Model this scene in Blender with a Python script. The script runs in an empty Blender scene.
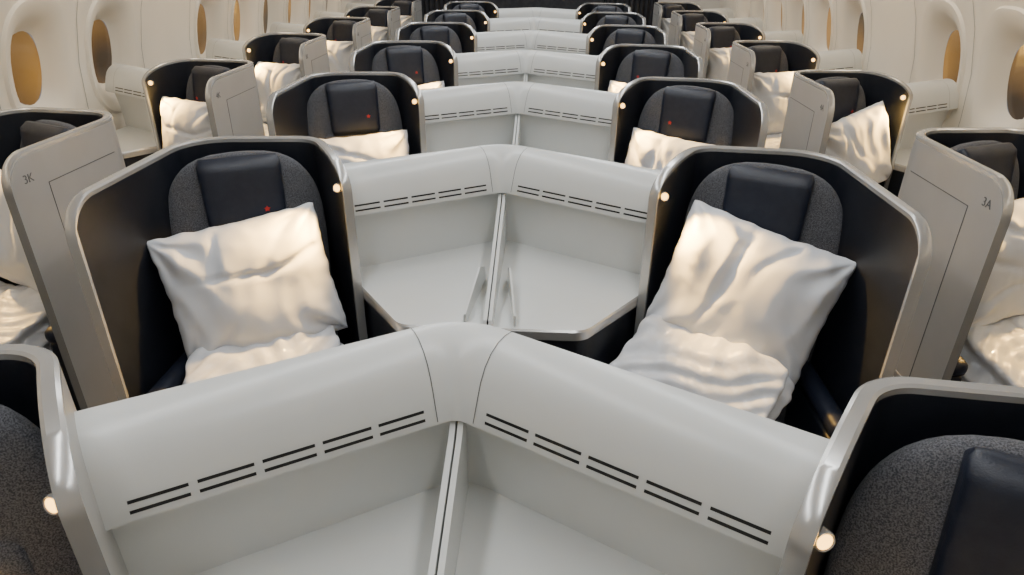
import bpy, bmesh, math, random
from mathutils import Vector, Matrix, noise
random.seed(4)
scene = bpy.context.scene
COL = scene.collection

# ------------------------------------------------------------ materials
def mat(name, col, rough=0.5, metal=0.0, col2=None, nscale=60.0, bump=0.0, bscale=200.0, emis=None, estr=0.0, coat=0.0, sheen=0.0, spec=None):
    m = bpy.data.materials.new(name); m.use_nodes = True
    nt = m.node_tree; b = nt.nodes['Principled BSDF']
    b.inputs['Base Color'].default_value = (*col, 1)
    b.inputs['Roughness'].default_value = rough
    b.inputs['Metallic'].default_value = metal
    b.inputs['Coat Weight'].default_value = coat
    b.inputs['Sheen Weight'].default_value = sheen
    if spec is not None: b.inputs['Specular IOR Level'].default_value = spec
    tc = nt.nodes.new('ShaderNodeTexCoord')
    if col2 is not None:
        n = nt.nodes.new('ShaderNodeTexNoise'); n.inputs['Scale'].default_value = nscale; n.inputs['Detail'].default_value = 3
        r = nt.nodes.new('ShaderNodeValToRGB')
        r.color_ramp.elements[0].position = 0.38; r.color_ramp.elements[1].position = 0.62
        r.color_ramp.elements[0].color = (*col, 1); r.color_ramp.elements[1].color = (*col2, 1)
        nt.links.new(tc.outputs['Object'], n.inputs['Vector']); nt.links.new(n.outputs['Fac'], r.inputs['Fac'])
        nt.links.new(r.outputs['Color'], b.inputs['Base Color'])
    if bump > 0:
        n2 = nt.nodes.new('ShaderNodeTexNoise'); n2.inputs['Scale'].default_value = bscale; n2.inputs['Detail'].default_value = 4
        bp = nt.nodes.new('ShaderNodeBump'); bp.inputs['Strength'].default_value = bump; bp.inputs['Distance'].default_value = 0.01
        nt.links.new(tc.outputs['Object'], n2.inputs['Vector']); nt.links.new(n2.outputs['Fac'], bp.inputs['Height'])
        nt.links.new(bp.outputs['Normal'], b.inputs['Normal'])
    if emis:
        b.inputs['Emission Color'].default_value = (*emis, 1); b.inputs['Emission Strength'].default_value = estr
    return m

M = {}
M['white'] = mat('console_white', (0.71,0.72,0.70), 0.26, col2=(0.73,0.74,0.72), nscale=6, bump=0.03, bscale=500)
M['silver'] = mat('shell_silver', (0.47,0.455,0.43), 0.34, 0.25, col2=(0.49,0.475,0.45), nscale=9, bump=0.02, bscale=600)
M['rim'] = mat('rim_metal', (0.60,0.59,0.57), 0.26, 0.6, col2=(0.63,0.62,0.60), nscale=12)
M['char'] = mat('charcoal_liner', (0.007,0.009,0.015), 0.42, col2=(0.010,0.012,0.019), nscale=30, bump=0.08, bscale=700)
M['fabric'] = mat('heather_fabric', (0.040,0.042,0.050), 0.9, col2=(0.15,0.15,0.165), nscale=480, bump=0.30, bscale=700, sheen=0.1)
M['leather'] = mat('headrest_leather', (0.012,0.016,0.030), 0.42, col2=(0.017,0.021,0.036), nscale=40, bump=0.12, bscale=350)
M['linen'] = mat('pillow_linen', (0.74,0.76,0.80), 0.85, col2=(0.77,0.79,0.83), nscale=15, bump=0.06, bscale=600)
M['wrap'] = mat('blanket_wrap', (0.72,0.74,0.78), 0.34, col2=(0.77,0.79,0.83), nscale=25, bump=0.25, bscale=26, coat=0.5)
M['wall'] = mat('wall_panel', (0.77,0.71,0.61), 0.45, col2=(0.79,0.73,0.63), nscale=4, bump=0.02, bscale=400)
M['slot'] = mat('vent_dark', (0.008,0.008,0.008), 0.6, col2=(0.012,0.012,0.012), nscale=50)
M['red'] = mat('emblem_red', (0.5,0.02,0.02), 0.5, col2=(0.55,0.03,0.02), nscale=50)
M['carpet'] = mat('carpet', (0.035,0.035,0.04), 0.95, col2=(0.07,0.07,0.078), nscale=120, bump=0.4, bscale=300)
M['lamp'] = mat('lamp_glow', (1,0.7,0.3), 0.4, emis=(1,0.52,0.10), estr=6.5)
M['ceil'] = mat('ceiling_panel', (0.70,0.68,0.64), 0.6, col2=(0.72,0.70,0.66), nscale=3)
M['label'] = mat('label_grey', (0.12,0.12,0.12), 0.5, col2=(0.14,0.14,0.14), nscale=50)
M['curtain'] = mat('curtain_dark', (0.03,0.03,0.035), 0.8, col2=(0.045,0.045,0.05), nscale=20)
g = bpy.data.materials.new('window_dimmed'); g.use_nodes = True
nt = g.node_tree; b = nt.nodes['Principled BSDF']
b.inputs['Base Color'].default_value = (0.02,0.018,0.015,1); b.inputs['Roughness'].default_value = 0.15
tc = nt.nodes.new('ShaderNodeTexCoord'); n = nt.nodes.new('ShaderNodeTexNoise'); n.inputs['Scale'].default_value = 2.6; n.inputs['Detail'].default_value = 0.5
r = nt.nodes.new('ShaderNodeValToRGB')
r.color_ramp.elements[0].position = 0.36; r.color_ramp.elements[0].color = (0.05,0.030,0.018,1)
r.color_ramp.elements[1].position = 0.66; r.color_ramp.elements[1].color = (0.46,0.22,0.04,1)
nt.links.new(tc.outputs['Object'], n.inputs['Vector']); nt.links.new(n.outputs['Fac'], r.inputs['Fac'])
nt.links.new(r.outputs['Color'], b.inputs['Emission Color']); b.inputs['Emission Strength'].default_value = 0.75
M['glass'] = g

# ------------------------------------------------------------ builder
class MB:
    def __init__(s): s.v=[]; s.f=[]; s.m=[]; s.mats=[]
    def mi(s, k):
        if k not in s.mats: s.mats.append(k)
        return s.mats.index(k)
    def add(s, vs, fs, ks):
        o=len(s.v); s.v += [tuple(p) for p in vs]
        for i,fa in enumerate(fs):
            s.f.append([o+j for j in fa]); s.m.append(s.mi(ks[i] if isinstance(ks,(list,tuple)) else ks))
    def rbox(s, size, center, k, bev=0.01, rot=0.0, seg=3, mtx=None):
        bm=bmesh.new(); bmesh.ops.create_cube(bm,size=1)
        bmesh.ops.scale(bm,vec=size,verts=bm.verts)
        if bev>0: bmesh.ops.bevel(bm,geom=bm.edges[:],offset=bev,segments=seg,profile=0.5,affect='EDGES')
        T=(mtx if mtx is not None else Matrix.Translation(center)@Matrix.Rotation(rot,4,'Z'))
        bm.transform(T); bm.verts.index_update()
        s.add([v.co[:] for v in bm.verts],[[v.index for v in f.verts] for f in bm.faces],k); bm.free()
    def mirrored(s):
        q=MB(); q.mats=list(s.mats); q.m=list(s.m)
        q.v=[(-x,y,z) for x,y,z in s.v]; q.f=[list(reversed(f)) for f in s.f]; return q
    def mesh(s,name,angle=35,recalc=True):
        me=bpy.data.meshes.new(name); me.from_pydata(s.v,[],s.f)
        for k in s.mats: me.materials.append(M[k])
        me.polygons.foreach_set('material_index',s.m)
        me.update()
        if recalc:
            bm=bmesh.new(); bm.from_mesh(me); bmesh.ops.recalc_face_normals(bm,faces=bm.faces[:]); bm.to_mesh(me); bm.free()
        me.shade_smooth(); me.set_sharp_from_angle(angle=math.radians(angle))
        return me
def obj(name,data,parent=None,loc=(0,0,0),mtx=None):
    o=bpy.data.objects.new(name,data); COL.objects.link(o)
    if parent: o.parent=parent
    if mtx is not None: o.matrix_local=mtx
    else: o.location=loc
    return o

def fillet(pts,rads,n=8):
    out=[Vector(pts[0])]
    for i in range(1,len(pts)-1):
        p=Vector(pts[i]); a=(Vector(pts[i-1])-p).normalized(); c=(Vector(pts[i+1])-p).normalized()
        ang=a.angle(c); R=rads[i]; t=R/math.tan(ang/2)
        A=p+a*t; C=p+c*t; bis=(a+c).normalized(); O=p+bis*(R/math.sin(ang/2))
        va=A-O; vc=C-O; tot=va.angle(vc); sg=1 if va.x*vc.y-va.y*vc.x>0 else -1
        for j in range(n+1):
            th=sg*tot*j/n; out.append(O+Vector((va.x*math.cos(th)-va.y*math.sin(th),va.x*math.sin(th)+va.y*math.cos(th))))
    out.append(Vector(pts[-1])); return out
def resample(path,marks_end=0.22,fine=0.008,coarse=0.06):
    L=[0]
    for i in range(1,len(path)): L.append(L[-1]+(path[i]-path[i-1]).length)
    T=L[-1]; ss=set(L)
    e=0
    while e<marks_end: ss.add(e); ss.add(T-e); e+=fine
    ss.add(0.003); ss.add(T-0.003)
    while e<T-marks_end: ss.add(e); e+=coarse
    ss=sorted(x for x in ss if 0<=x<=T); s2=[ss[0]]
    for x in ss[1:]:
        if x-s2[-1]>0.0015: s2.append(x)
    s2[-1]=T
    P=[];N=[]
    for s in s2:
        i=1
        while i<len(L)-1 and L[i]<s: i+=1
        f=(s-L[i-1])/max(L[i]-L[i-1],1e-9); P.append(path[i-1].lerp(path[i],f))
    for i in range(len(P)):
        a=P[max(i-1,0)]; c=P[min(i+1,len(P)-1)]; d=(c-a).normalized(); N.append(Vector((-d.y,d.x)))
    return s2,P,N

# ------------------------------------------------------------ key dimensions
ZC=1.60; ZR=ZC-0.538; ZS=ZC-0.47; ZSH=0.755; ZCU=0.45
PITCH=1.1; Y0=0.92; YW=1.21; XW=2.08; NROW=7

# ------------------------------------------------------------ shell (right type: aisle side at +x)
def build_shell():
    mb=MB()
    raw=[(0.86,-0.79),(0.86,-0.25),(0.52,-0.215),(0.378,-0.415)]
    path=fillet(raw,[0,0.13,0.085,0],12)
    S,P,N=resample(path); T=S[-1]
    th=0.012
    cols=[]
    for s,p,n in zip(S,P,N):
        def drop(e,R,V): return 0 if e>=R else V*(1-math.sqrt(max(1-((R-e)/R)**2,0)))
        zt=ZS-drop(s,0.085,0.085)-drop(T-s,0.20,0.085)
        a=p+n*th; c=p-n*th
        cols.append([(a.x,a.y,0.02),(a.x,a.y,zt-0.012),(a.x,a.y,zt-0.003),(p.x+n.x*th*.6,p.y+n.y*th*.6,zt),(p.x-n.x*th*.6,p.y-n.y*th*.6,zt),(c.x,c.y,zt-0.003),(c.x,c.y,zt-0.012),(c.x,c.y,0.02)])
    K=8; vs=[q for c in cols for q in c]; fs=[];ks=[]
    names=['char','rim','rim','rim','rim','rim','silver']
    for i in range(len(cols)-1):
        for j in range(K-1):
            fs.append([i*K+j,(i+1)*K+j,(i+1)*K+j+1,i*K+j+1])
            k=names[j]
            if j==0 and (S[i+1]<0.012 or T-S[i]<0.012): k='rim'
            ks.append(k)
    fs.append([j for j in range(K)]); ks.append('rim')
    fs.append([(len(cols)-1)*K+j for j in range(K)]); ks.append('rim')
    mb.add(vs,fs,ks)
    x=0.860+th
    mb.rbox((0.002,0.0022,0.62),(x,-0.66,0.72),'label',0)
    mb.rbox((0.002,0.30,0.0022),(x,-0.51,1.03),'label',0)
    mb.rbox((0.004,0.50,0.10),(x,-0.52,0.09),'char',0.001)
    mb.rbox((0.003,0.09,0.022),(x,-0.60,0.47),'rim',0.001)
    return mb
def loft(mb,secs,k,nseg=28,ex=3.0,M4=None):
    vs=[];fs=[]
    for z,cx,cy,hw,ht in secs:
        for j in range(nseg):
            t=2*math.pi*j/nseg; c=math.cos(t); s_=math.sin(t)
            x=cx+hw*math.copysign(abs(c)**(2/ex),c); y=cy+ht*math.copysign(abs(s_)**(2/ex),s_)
            vs.append(Vector((x,y,z)))
    for i in range(len(secs)-1):
        for j in range(nseg):
            a=i*nseg+j; b2=i*nseg+(j+1)%nseg
            fs.append([a,b2,b2+nseg,a+nseg])
    fs.append(list(range(nseg))[::-1]); fs.append([(len(secs)-1)*nseg+j for j in range(nseg)])
    if M4 is not None: vs=[M4@v for v in vs]
    mb.add(vs,fs,k)
ANG=math.radians(24)
OX,OY=0.635,-0.458
SEAT=Matrix.Translation((OX,OY,0))@Matrix.Rotation(-ANG,4,'Z')
LEAN0,LEAN1=0.035,0.10
def build_back():
    mb=MB(); secs=[]; n=30; W=0.202; H=0.695
    for i in range(n+1):
        v=1-(1-i/n)**1.5
        if v>0.66: q=min((v-0.66)/0.34,1); w=W*max(1-q**2.9,0.0)**(1/2.9)
        else: w=W*(0.93+0.07*v/0.66)
        w=max(w,0.03)
        t=0.040*(0.75+0.25*math.sin(math.pi*min(v*1.1,1)))
        if v>0.93: t*=max((1-v)/0.07,0.0)**0.5*0.8+0.2
        secs.append((ZCU-0.03+v*H,0,LEAN0+LEAN1*v,w,t))
    loft(mb,secs,'fabric',36,3.2,SEAT)
    secs=[]
    for i in range(17):
        v=0.02+0.70*i/16; e=min(1,(0.72-v)/0.05)
        secs.append((ZCU-0.03+v*H,0,LEAN0+LEAN1*v-0.026,0.140*(0.9+0.1*e),0.024*(0.3+0.7*e)))
    loft(mb,secs,'fabric',24,4,SEAT)
    return mb
def build_head():
    mb=MB(); secs=[]; n=14
    for i in range(n+1):
        v=i/n; e=min(v,1-v); r=min(e/0.12,1); f=math.sqrt(max(1-(1-r)**2,0))
        z=ZS-0.225+v*0.205
        secs.append((z,0,0.072+0.035*v,0.105*(0.93+0.07*f)*(1-0.06*(1-v)),0.032*(0.25+0.75*f)))
    loft(mb,secs,'leather',32,4.5,SEAT)
    pts=[]
    for i in range(10):
        a=math.pi*2*i/10+math.pi/2; rr=0.009 if i%2==0 else 0.005
        pts.append(SEAT@Vector((rr*math.cos(a)-0.052,0.072+0.008-0.0352,ZS-0.150+rr*math.sin(a))))
    mb.add(pts,[list(range(10))],'red')
    return mb
def build_seatbase():
    mb=MB()
    mb.rbox((0.38,0.46,0.13),(0,0,0),'fabric',0.04,mtx=SEAT@Matrix.Translation((0,-0.21,ZCU-0.065)),seg=4)
    mb.rbox((0.37,0.44,0.32),(0,0,0),'char',0.015,mtx=SEAT@Matrix.Translation((0,-0.20,0.165)))
    mb.rbox((0.05,0.30,0.05),(0.815,-0.62,0.60),'leather',0.02)
    mb.rbox((0.045,0.28,0.55),(0.815,-0.62,0.30),'char',0.01)
    mb.rbox((0.30,0.035,0.004),(0,0,0),'label',0.001,mtx=SEAT@Matrix.Translation((0,-0.12,ZCU+0.004)))
    mb.rbox((0.05,0.045,0.012),(0,0,0),'rim',0.004,mtx=SEAT@Matrix.Translation((0.04,-0.12,ZCU+0.008)))
    return mb
LP=Vector((0.408,-0.402,ZS-0.085)); LD=(Vector((0.605,-0.49,0.82))-LP).normalized()
def build_lamp():
    mb=MB(); d=(Vector((0.08,-0.9,0.35))+LD*0.2).normalized(); q=d.to_track_quat('Z','Y').to_matrix().to_4x4(); q.translation=LP
    vs=[];N=20
    prof=[(-0.010,0.008),(-0.010,0.0120),(0.001,0.0128),(0.004,0.0115),(0.003,0.0095)]
    for h,rr in prof:
        for j in range(N):
            a=2*math.pi*j/N; vs.append(q@Vector((rr*math.cos(a),rr*math.sin(a),h)))
    fs=[];ks=[]
    for i in range(len(prof)-1):
        for j in range(N): fs.append([i*N+j,i*N+(j+1)%N,(i+1)*N+(j+1)%N,(i+1)*N+j]); ks.append('rim')
    fs.append([4*N+j for j in range(N)]); ks.append('lamp')
    mb.add(vs,fs,ks); return mb

# ------------------------------------------------------------ console
PROF=[(-0.035,0.02-ZR,'char'),(-0.035,-0.014,'char'),(-0.024,-0.006,'char'),(-0.02,0,'white'),(-0.004,0.001,'white'),(0.014,-0.003,'white'),(0.032,-0.014,'white'),(0.047,-0.031,'white'),(0.058,-0.053,'white'),(0.066,-0.078,'white'),(0.078,-0.118,'white'),(0.077,-0.124,'white'),(0.052,-0.127,'white'),(0.036,-0.136,'white'),(0.026,-0.20,'white'),(0.020,ZSH-ZR,'white'),(0.020,0.02-ZR,'white')]
END=Vector((0.462,-0.280)); DIR=END.normalized(); NRM=Vector((DIR.y,-DIR.x))
if NRM.y>0: NRM=-NRM
def sweep(mb,path):
    P=[Vector(p) for p in path]; K=len(PROF); vs=[]
    for i,p in enumerate(P):
        d=(P[min(i+1,len(P)-1)]-P[max(i-1,0)]).normalized(); n=Vector((d.y,-d.x))
        if n.y>0: n=-n
        for (a,z,k) in PROF: vs.append((p.x+n.x*a,p.y+n.y*a,ZR+z))
    fs=[];ks=[]
    for i in range(len(P)-1):
        for j in range(K-1): fs.append([i*K+j,(i+1)*K+j,(i+1)*K+j+1,i*K+j+1]); ks.append(PROF[j][2])
    fs.append(list(range(K))); ks.append('white'); fs.append([(len(P)-1)*K+j for j in range(K)]); ks.append('white')
    mb.add(vs,fs,ks)
def side_parts(sgn):
    mb=MB()
    t3=DIR.to_3d(); n3=NRM.to_3d()
    pa=Vector((0.066,-0.078)); pb=Vector((0.078,-0.118)); tg=(pb-pa).normalized(); no=Vector((-tg.y,tg.x))
    if no.x<0: no=-no
    for g_ in range(5):
        s0=0.098+g_*0.083
        for fr in (0.44,0.78):
            q=pa.lerp(pb,fr); vs=[]
            for ds in (0,0.072):
                for w,dp in ((-0.0023,0.0006),(0.0023,0.0006),(0.0023,-0.003),(-0.0023,-0.003)):
                    a=q+tg*w+no*dp
                    p=t3*(s0+ds)+n3*a.x; vs.append((p.x,p.y,ZR+a.y))
            mb.add(vs,[[0,1,2,3],[4,5,6,7],[0,1,5,4],[1,2,6,5],[2,3,7,6],[3,0,4,7]],'slot')
    vs=[];fs=[]
    for (a,z,k) in PROF[3:11]:
        for s_ in (0.078,0.0795):
            p=t3*s_+n3*(a+0.0006); vs.append((p.x,p.y,ZR+z+0.0006))
    for i in range(7): fs.append([2*i,2*i+1,2*i+3,2*i+2])
    mb.add(vs,fs,'label')
    raw=[(0.0,-0.02),(0.46,-0.27),(0.37,-0.405),(0.225,-0.60),(0.006,-0.60)]
    path=[Vector(raw[0])]+[p for p in fillet(raw,[0,0.01,0.03,0.05,0],5)[1:-1]]+[Vector(raw[-1])]
    def prism(pts,z0,z1,kt,kside,inset=0.006):
        c=sum(pts,Vector((0,0)))/len(pts); n=len(pts)
        up=[(p.x,p.y) for p in pts]; top=[(p+(c-p).normalized()*inset) for p in pts]
        vs=[(x,y,z0) for x,y in up]+[(x,y,z1-0.005) for x,y in up]+[(p.x,p.y,z1) for p in top]
        fs=[list(range(n))[::-1]]; ks=[kside]
        for L_ in (0,1):
            for j in range(n): fs.append([L_*n+j,L_*n+(j+1)%n,(L_+1)*n+(j+1)%n,(L_+1)*n+j]); ks.append(kside)
        fs.append([2*n+j for j in range(n)]); ks.append(kt)
        mb.add(vs,fs,ks)
    prism(path,ZSH-0.028,ZSH,'white','rim')
    c=Vector((0.2,-0.3))
    prism([c+(p-c)*0.95 for p in path],0.02,ZSH-0.027,'char','char')
    def leaf(x0,x1):
        y=[(-0.33,0.002),(-0.345,0.05),(-0.40,0.075),(-0.585,0.03),(-0.59,0.002)]
        n=len(y); vs=[(x0+0.03*(-(yy+0.33)/0.27),yy,ZSH+zz) for yy,zz in y]+[(x1+0.03*(-(yy+0.33)/0.27),yy,ZSH+zz) for yy,zz in y]
        fs=[list(range(n)),[n+j for j in range(n)][::-1]]+[[j,(j+1)%n,n+(j+1)%n,n+j] for j in range(n)]
        mb.add(vs,fs,'white')
    leaf(0.030,0.035)
    return mb if sgn>0 else mb.mirrored()
def merge(a,b_):
    a.add(b_.v,b_.f,[b_.mats[i] for i in b_.m])
def build_center_console():
    mb=MB()
    E=END*1.0
    path=fillet([(-E.x,E.y),(0,0),(E.x,E.y)],[0,0.105,0],10)
    sweep(mb,path)
    merge(mb,side_parts(1)); merge(mb,side_parts(-1))
    for x in (-0.0062,0.0062):
        prof=[(-0.05,ZR-0.125),(-0.085,ZR-0.130),(-0.11,ZR-0.145),(-0.62,ZSH+0.035),(-0.63,ZSH+0.02),(-0.63,0.05),(-0.05,0.05)]
        n=len(prof); w=0.0045
        vs=[(x-w,y,z) for y,z in prof]+[(x+w,y,z) for y,z in prof]
        mb.add(vs,[list(range(n)),[n+j for j in range(n)][::-1]]+[[j,(j+1)%n,n+(j+1)%n,n+j] for j in range(n)],'white')
    mb.rbox((0.004,0.53,0.28),(0,-0.36,0.65),'slot',0)
    mb.v=[(x*1.065 if x>0.02 else x,y,z) for x,y,z in mb.v]
    return mb
def build_side_console():
    mb=MB(); sweep(mb,[(0,0),(END.x*0.5,END.y*0.5),(END.x,END.y)]); merge(mb,side_parts(1))
    return mb

# ------------------------------------------------------------ soft goods
def build_pillow(seed,W=0.212,H=0.185,T=0.084):
    n=56; mb=MB(); vs=[];fs=[]
    off=Vector((seed*7.3,seed*3.1,seed*1.7))
    idx={}
    rs=random.Random(seed); ph=[rs.uniform(0,6) for _ in range(8)]
    def P(u,v,side):
        x=W*u*(1-0.055*(1-v*v)*abs(u)**2-0.03*abs(u*v)**6); z=H*v*(1-0.055*(1-u*u)*abs(v)**2-0.03*abs(u*v)**6)
        t=T*(max((1-abs(u)**3.2)*(1-abs(v)**3.2),0))**0.5
        if side>0: t*=0.55
        w=0.010*noise.noise(Vector((x*6,z*6,side*0.6))+off)
        for ci,(cu,cv) in enumerate(((1,1),(-1,1),(1,-1),(-1,-1))):
            du,dv=u-cu,v-cv; dd=math.hypot(du,dv); aa=math.atan2(dv,du)
            w+=0.010*math.sin(aa*9+ph[ci]+side)*math.exp(-((dd-0.40)/0.33)**2)
        for k in range(3):
            a=ph[4+k]; l=u*math.cos(a)+v*math.sin(a)+0.25*noise.noise(Vector((u,v,seed+k)))-0.3+0.3*k
            w-=0.015*math.exp(-(l/0.055)**2)*(0.5+0.5*math.sin(2*(u*math.sin(a)-v*math.cos(a))+ph[k]))
        w-=0.013*abs(noise.noise(Vector((x*13,z*7,seed+side*3))))
        e=min(1,(1-max(abs(u),abs(v)))/0.14)
        sag=0.018*noise.noise(Vector((u*1.3,v*1.3,seed)))
        hem=0.004*noise.noise(Vector((u*6,v*6,seed*2)))
        return (x+hem,side*(t+w*e)+sag,z+hem)
    for side in (-1,1):
        for i in range(n+1):
            for j in range(n+1):
                a=-1+2*i/n; c=-1+2*j/n
                u=math.sin(a*math.pi/2)*0.5+a*0.5; v=math.sin(c*math.pi/2)*0.5+c*0.5
                edge=i in(0,n) or j in (0,n)
                if edge and side==1: idx[(i,j,1)]=idx[(i,j,-1)]; continue
                idx[(i,j,side)]=len(vs); vs.append(P(u,v,side) if not edge else P(u,v,-1))
    for side in (-1,1):
        for i in range(n):
            for j in range(n):
                f=[idx[(i,j,side)],idx[(i+1,j,side)],idx[(i+1,j+1,side)],idx[(i,j+1,side)]]
                fs.append(f if side<0 else f[::-1])
    mb.add(vs,fs,'linen'); return mb
def build_blanket(seed):
    mb=MB(); bm=bmesh.new(); bmesh.ops.create_cube(bm,size=1); bmesh.ops.subdivide_edges(bm,edges=bm.edges[:],cuts=44,use_grid_fill=True)
    for v in bm.verts:
        x,y,z=v.co*2
        r=(abs(x)**6+abs(y)**6+abs(z)**3)**(1/6)
        k=1/max(r,1e-6)*max(abs(x),abs(y),abs(z))
        x2,y2,z2=x*k,y*k,max(-1,min(1,z*k))
        side=max(abs(x),abs(y))**6
        fold=0.085*math.cos(z2*7.5+0.6*noise.noise(Vector((x*1.5,y*1.5,seed))))*side
        p=Vector((x2*(1+fold)*0.195,y2*(1+fold)*0.155,z2*0.085))
        wv=noise.noise(Vector((p.x*5,p.y*5,seed)))
        cr=0.006*math.sin(p.x*80+p.y*40+8*wv)*(0.3+0.7*abs(noise.noise(Vector((p.x*6,p.y*6,seed+4)))*2))
        cr+=0.005*math.sin(p.y*110-p.x*50+9*wv+2)*(0.3+abs(noise.noise(Vector((p.x*7,p.y*7,seed+9)))*1.5))
        p+=Vector((x*.6,y*.6,z*1.4)).normalized()*(0.028*noise.noise(Vector((p.x*6,p.y*6,p.z*3+seed)))+cr)
        v.co=p
    bm.verts.index_update(); mb.add([v.co[:] for v in bm.verts],[[v.index for v in f.verts] for f in bm.faces],'wrap'); bm.free(); return mb

def pair(b_,name,ang=35):
    return {1:b_.mesh(name,ang),-1:b_.mirrored().mesh(name+'_m',ang)}
SH=pair(build_shell(),'shell',30); BK=pair(build_back(),'seat_back',60); HD=pair(build_head(),'headrest',60)
SB=pair(build_seatbase(),'seat_base'); LA=pair(build_lamp(),'reading_lamp',30)
CC=build_center_console().mesh('center_console',28); SC=pair(build_side_console(),'side_console',28)
PL=[build_pillow(i).mesh('pillow%d'%i,180) for i in range(4)]
BL=[build_blanket(i*3.3).mesh('blanket%d'%i,180) for i in range(2)]

def make_label(txt,parent,s):
    cu=bpy.data.curves.new('seat_label','FONT'); cu.body=txt; cu.size=0.032; cu.extrude=0.0004; cu.align_x='CENTER'
    cu.materials.append(M['label'])
    o=obj('seat_label',cu,parent)
    X=Vector((0,1*s,0)); Z=Vector((s,0,0)); Yv=Vector((0,0,1))
    m=Matrix((X,Yv,Z)).transposed().to_4x4()
    m.translation=Vector((s*(0.8725),-0.725,1.05)); o.matrix_local=m

lamp_data=bpy.data.lights.new('reading_spot','SPOT'); lamp_data.energy=30; lamp_data.color=(1,0.56,0.12); lamp_data.spot_size=math.radians(80); lamp_data.spot_blend=0.85; lamp_data.shadow_soft_size=0.012
def pod(x,y,s,pose=None,pidx=0,label=None,bl=None):
    e=obj('airline_seat_pod',None,loc=(x,y,0)); e.empty_display_size=0.1
    for nm,dd in (('shell',SH),('seat_back',BK),('headrest',HD),('seat_base',SB),('reading_lamp',LA)): obj(nm,dd[s],e)
    lo=bpy.data.objects.new('lamp_light',lamp_data); COL.objects.link(lo); lo.parent=e
    p=LP+Vector((0.0,-0.055,0.01)); d=LD.copy(); p.x*=s; d.x*=s
    m=d.to_track_quat('-Z','Y').to_matrix().to_4x4(); m.translation=p; lo.matrix_local=m
    if label: make_label(label,e,s)
    roll,lift,tilt,fx=pose if pose else (random.uniform(-8,8),random.uniform(-0.07,-0.04),random.uniform(12,18),random.uniform(-.01,.01))
    base=Matrix.Translation((x+s*OX,y+OY,0))@Matrix.Rotation(-ANG*s,4,'Z')
    pm=base@Matrix.Translation((fx,-0.045,ZCU+0.36+lift))@Matrix.Rotation(math.radians(-tilt),4,'X')@Matrix.Rotation(math.radians(roll),4,'Y')
    obj('pillow',PL[pidx%4],mtx=pm)
    bx,by,bz,btilt,brot=bl if bl else (0,-0.20,0.08,10,random.uniform(-8,8))
    bm_=base@Matrix.Translation((bx,by,ZCU+bz))@Matrix.Rotation(math.radians(btilt),4,'X')@Matrix.Rotation(math.radians(brot),4,'Z')
    obj('wrapped_blanket',BL[pidx%2],mtx=bm_)
DXR=0.026
for n_ in range(NROW):
    y=Y0+PITCH*n_
    obj('center_console',CC,loc=(0,y,0))
    if n_==1:
        pod(0,y,-1,(-7,-0.01,16,-0.015),0,bl=(0.0,-0.22,0.105,26,4)); pod(DXR,y,1,(12,0.01,16,0.0),1,bl=(-0.065,-0.22,0.145,36,-12))
    elif n_==0:
        pod(0,y,-1,(5,-0.16,20,0),2); pod(DXR,y,1,(-5,-0.18,20,0),3)
    else:
        pod(0,y,-1,None,n_); pod(DXR,y,1,None,n_+1)
for n_ in range(0,NROW):
    y=YW+PITCH*n_
    obj('side_console',SC[1],loc=(-XW,y,0)); obj('side_console',SC[-1],loc=(XW,y,0))
    lab='%d'%(n_+2)
    pod(-XW,y,1,(random.uniform(-4,4),0.0,10,0.01),n_+2,lab+'K',bl=(0,-0.21,0.09,14,5))
    pod(XW,y,-1,(-14 if n_==2 else random.uniform(-4,4),0.0,10,0),n_+1,lab+'A',bl=(0,-0.21,0.09,14,-6))

# ------------------------------------------------------------ cabin walls with windows
YA,YB=-1.2,8.45; XWALL=2.115
WALLZC=ZC-0.485
def wx(z):
    if z<0.9: return XWALL
    return XWALL-0.25*((z-0.9)/0.8)**2
def build_wall(skip,WY):
    mb=MB(); Z0,Z1=0.80,1.66; zc=WALLZC; N=48
    def strip(ya,yb,za,zb,n=6):
        vs=[];fs=[]
        for i in range(n+1):
            z=za+(zb-za)*i/n; vs+= [(wx(z),ya,z),(wx(z),yb,z)]
        for i in range(n): fs.append([2*i,2*i+1,2*i+3,2*i+2])
        mb.add(vs,fs,'wall')
    strip(YA,YB,0,Z0,2)
    strip(YA,WY[0]-0.27,Z0,Z1); strip(WY[-1]+0.27,YB,Z0,Z1)
    for k,w in enumerate(WY):
        if k in skip: strip(w-0.27,w+0.27,Z0,Z1,12)
        else:
            rings=[(None,0),((0.212,0.300),0.0),((0.204,0.290),-0.014),((0.196,0.280),-0.014),((0.155,0.225),0.004),((0.128,0.19),0.035),((0.108,0.162),0.062),((0.100,0.152),0.068)]
            vs=[];fs=[]
            for (ab,dep) in rings:
                for j in range(N):
                    t=2*math.pi*j/N; c=math.cos(t); s_=math.sin(t)
                    if ab is None:
                        sc=1/max(abs(c),abs(s_)); yy=w+0.27*c*sc
                        zz=(Z0+Z1)/2+ (Z1-Z0)/2*s_*sc
                    else:
                        ex=2.7; yy=w+ab[0]*math.copysign(abs(c)**(2/ex),c); zz=zc+ab[1]*math.copysign(abs(s_)**(2/ex),s_)
                    vs.append((wx(zz)+dep,yy,zz))
            for i in range(len(rings)-1):
                for j in range(N): fs.append([i*N+j,i*N+(j+1)%N,(i+1)*N+(j+1)%N,(i+1)*N+j])
            mb.add(vs,fs,'wall')
        mb.add([(wx(z)-0.001,w-0.27+o,z) for z in (0.1,0.6,0.9,1.1,1.3,1.5,1.66) for o in (0,0.003)],[[2*i,2*i+1,2*i+3,2*i+2] for i in range(6)],'label')
    return mb
sk=[6]; k_=0
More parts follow.
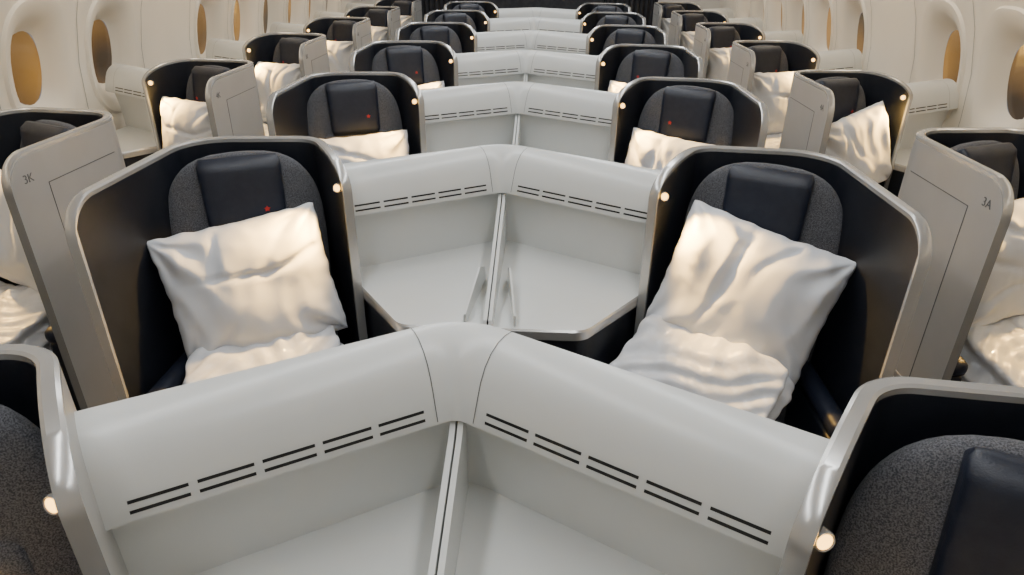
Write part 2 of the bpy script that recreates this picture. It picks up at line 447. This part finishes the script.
for s in (-1,1):
    WY=[3.02+(-0.12 if s<0 else 0)+0.54*k for k in range(-4,10)]
    wb=build_wall(sk,WY)
    if s>0: obj('wall_right',wb.mesh('wall_right',40,False))
    else: obj('wall_left',wb.mirrored().mesh('wall_left',40,False))
    for k,w in enumerate(WY):
        if k in sk: continue
        zc=WALLZC; mb=MB(); N=36
        vs=[]
        for j in range(N):
            zz=zc+0.156*math.sin(2*math.pi*j/N); vs.append((s*(wx(zz)+0.066),w+0.104*math.cos(2*math.pi*j/N),zz))
        vs2=[(x+s*0.012,y,z) for x,y,z in vs]
        mb.add(vs+vs2,[list(range(N)),[N+j for j in range(N)][::-1]]+[[j,(j+1)%N,N+(j+1)%N,N+j] for j in range(N)],'glass')
        k_+=1; obj('window_%d'%k_,mb.mesh('window'))

def simple(name,fn):
    mb=MB(); fn(mb); return obj(name,mb.mesh(name))
simple('floor',lambda m:m.rbox((4.5,YB-YA,0.04),(0,(YA+YB)/2,-0.001),'carpet',0))
simple('ceiling',lambda m:m.rbox((4.6,YB-YA,0.04),(0,(YA+YB)/2,2.32),'ceil',0))
simple('wall_front',lambda m:m.rbox((4.6,0.05,2.35),(0,YA-0.03,1.17),'ceil',0))
def backw(m):
    m.rbox((1.5,0.05,2.3),(0,YB,1.15),'curtain',0.01)
    for s in (-1,1):
        m.rbox((0.9,0.05,2.3),(s*1.85,YB,1.15),'ceil',0.01)
simple('wall_back',backw)
def curt(m):
    for s in (-1,1):
        n=60; vs=[]
        for i in range(n+1):
            x=s*1.08-0.36+0.72*i/n; y=YB+0.06+0.02*math.sin(i*1.3); vs+=[(x,y,0.02),(x,y,2.2)]
        m.add(vs,[[2*i,2*i+1,2*i+3,2*i+2] for i in range(n)],'curtain')
simple('curtain',curt)
def bins(s):
    def f(m):
        prof=[(2.2,1.60),(1.90,1.62),(1.55,1.68),(1.38,1.80),(1.34,1.95),(1.42,2.12),(1.55,2.30),(2.2,2.30)]
        nb=9; L=(YB-YA)/nb
        for i in range(nb):
            ya=YA+i*L+0.004; yb=YA+(i+1)*L-0.004; n=len(prof)
            vs=[(s*x,ya,z) for x,z in prof]+[(s*x,yb,z) for x,z in prof]
            m.add(vs,[list(range(n)),[n+j for j in range(n)][::-1]]+[[j,(j+1)%n,n+(j+1)%n,n+j] for j in range(n)],'ceil')
    return f
simple('overhead_bin',bins(1)); simple('overhead_bin',bins(-1))

# ------------------------------------------------------------ lights
def area(name,loc,sx,sy,e,col,rot=(0,0,0)):
    l=bpy.data.lights.new(name,'AREA'); l.shape='RECTANGLE'; l.size=sx; l.size_y=sy; l.energy=e; l.color=col
    o=bpy.data.objects.new(name,l); COL.objects.link(o); o.location=loc; o.rotation_euler=rot; return o
Lc=YB-YA-0.4
for s in (-1,1):
    area('ceiling_light_strip',(s*0.45,(YA+YB)/2+0.3,2.29),0.10,Lc-0.6,47,(0.96,0.985,1.0))
    area('sidewall_wash',(s*1.72,(YA+YB)/2,1.63),0.06,Lc,18,(1,0.86,0.66),(0,math.radians(-20*s),0))
w=bpy.data.worlds.new('World'); scene.world=w; w.use_nodes=True
w.node_tree.nodes['Background'].inputs[0].default_value=(0.8,0.85,1,1); w.node_tree.nodes['Background'].inputs[1].default_value=0.3

# ------------------------------------------------------------ camera
cam=bpy.data.cameras.new('cam'); cam.sensor_width=36; cam.lens=660/1024*36; cam.clip_start=0.02
co=bpy.data.objects.new('camera',cam); COL.objects.link(co)
phi=math.radians(27.1); R=Matrix.Rotation(math.radians(2.7),4,'Z')@Matrix.Rotation(math.pi/2-phi,4,'X')@Matrix.Rotation(math.radians(0.6),4,'Z')
R.translation=Vector((0.125,0,ZC)); co.matrix_world=R
scene.camera=co
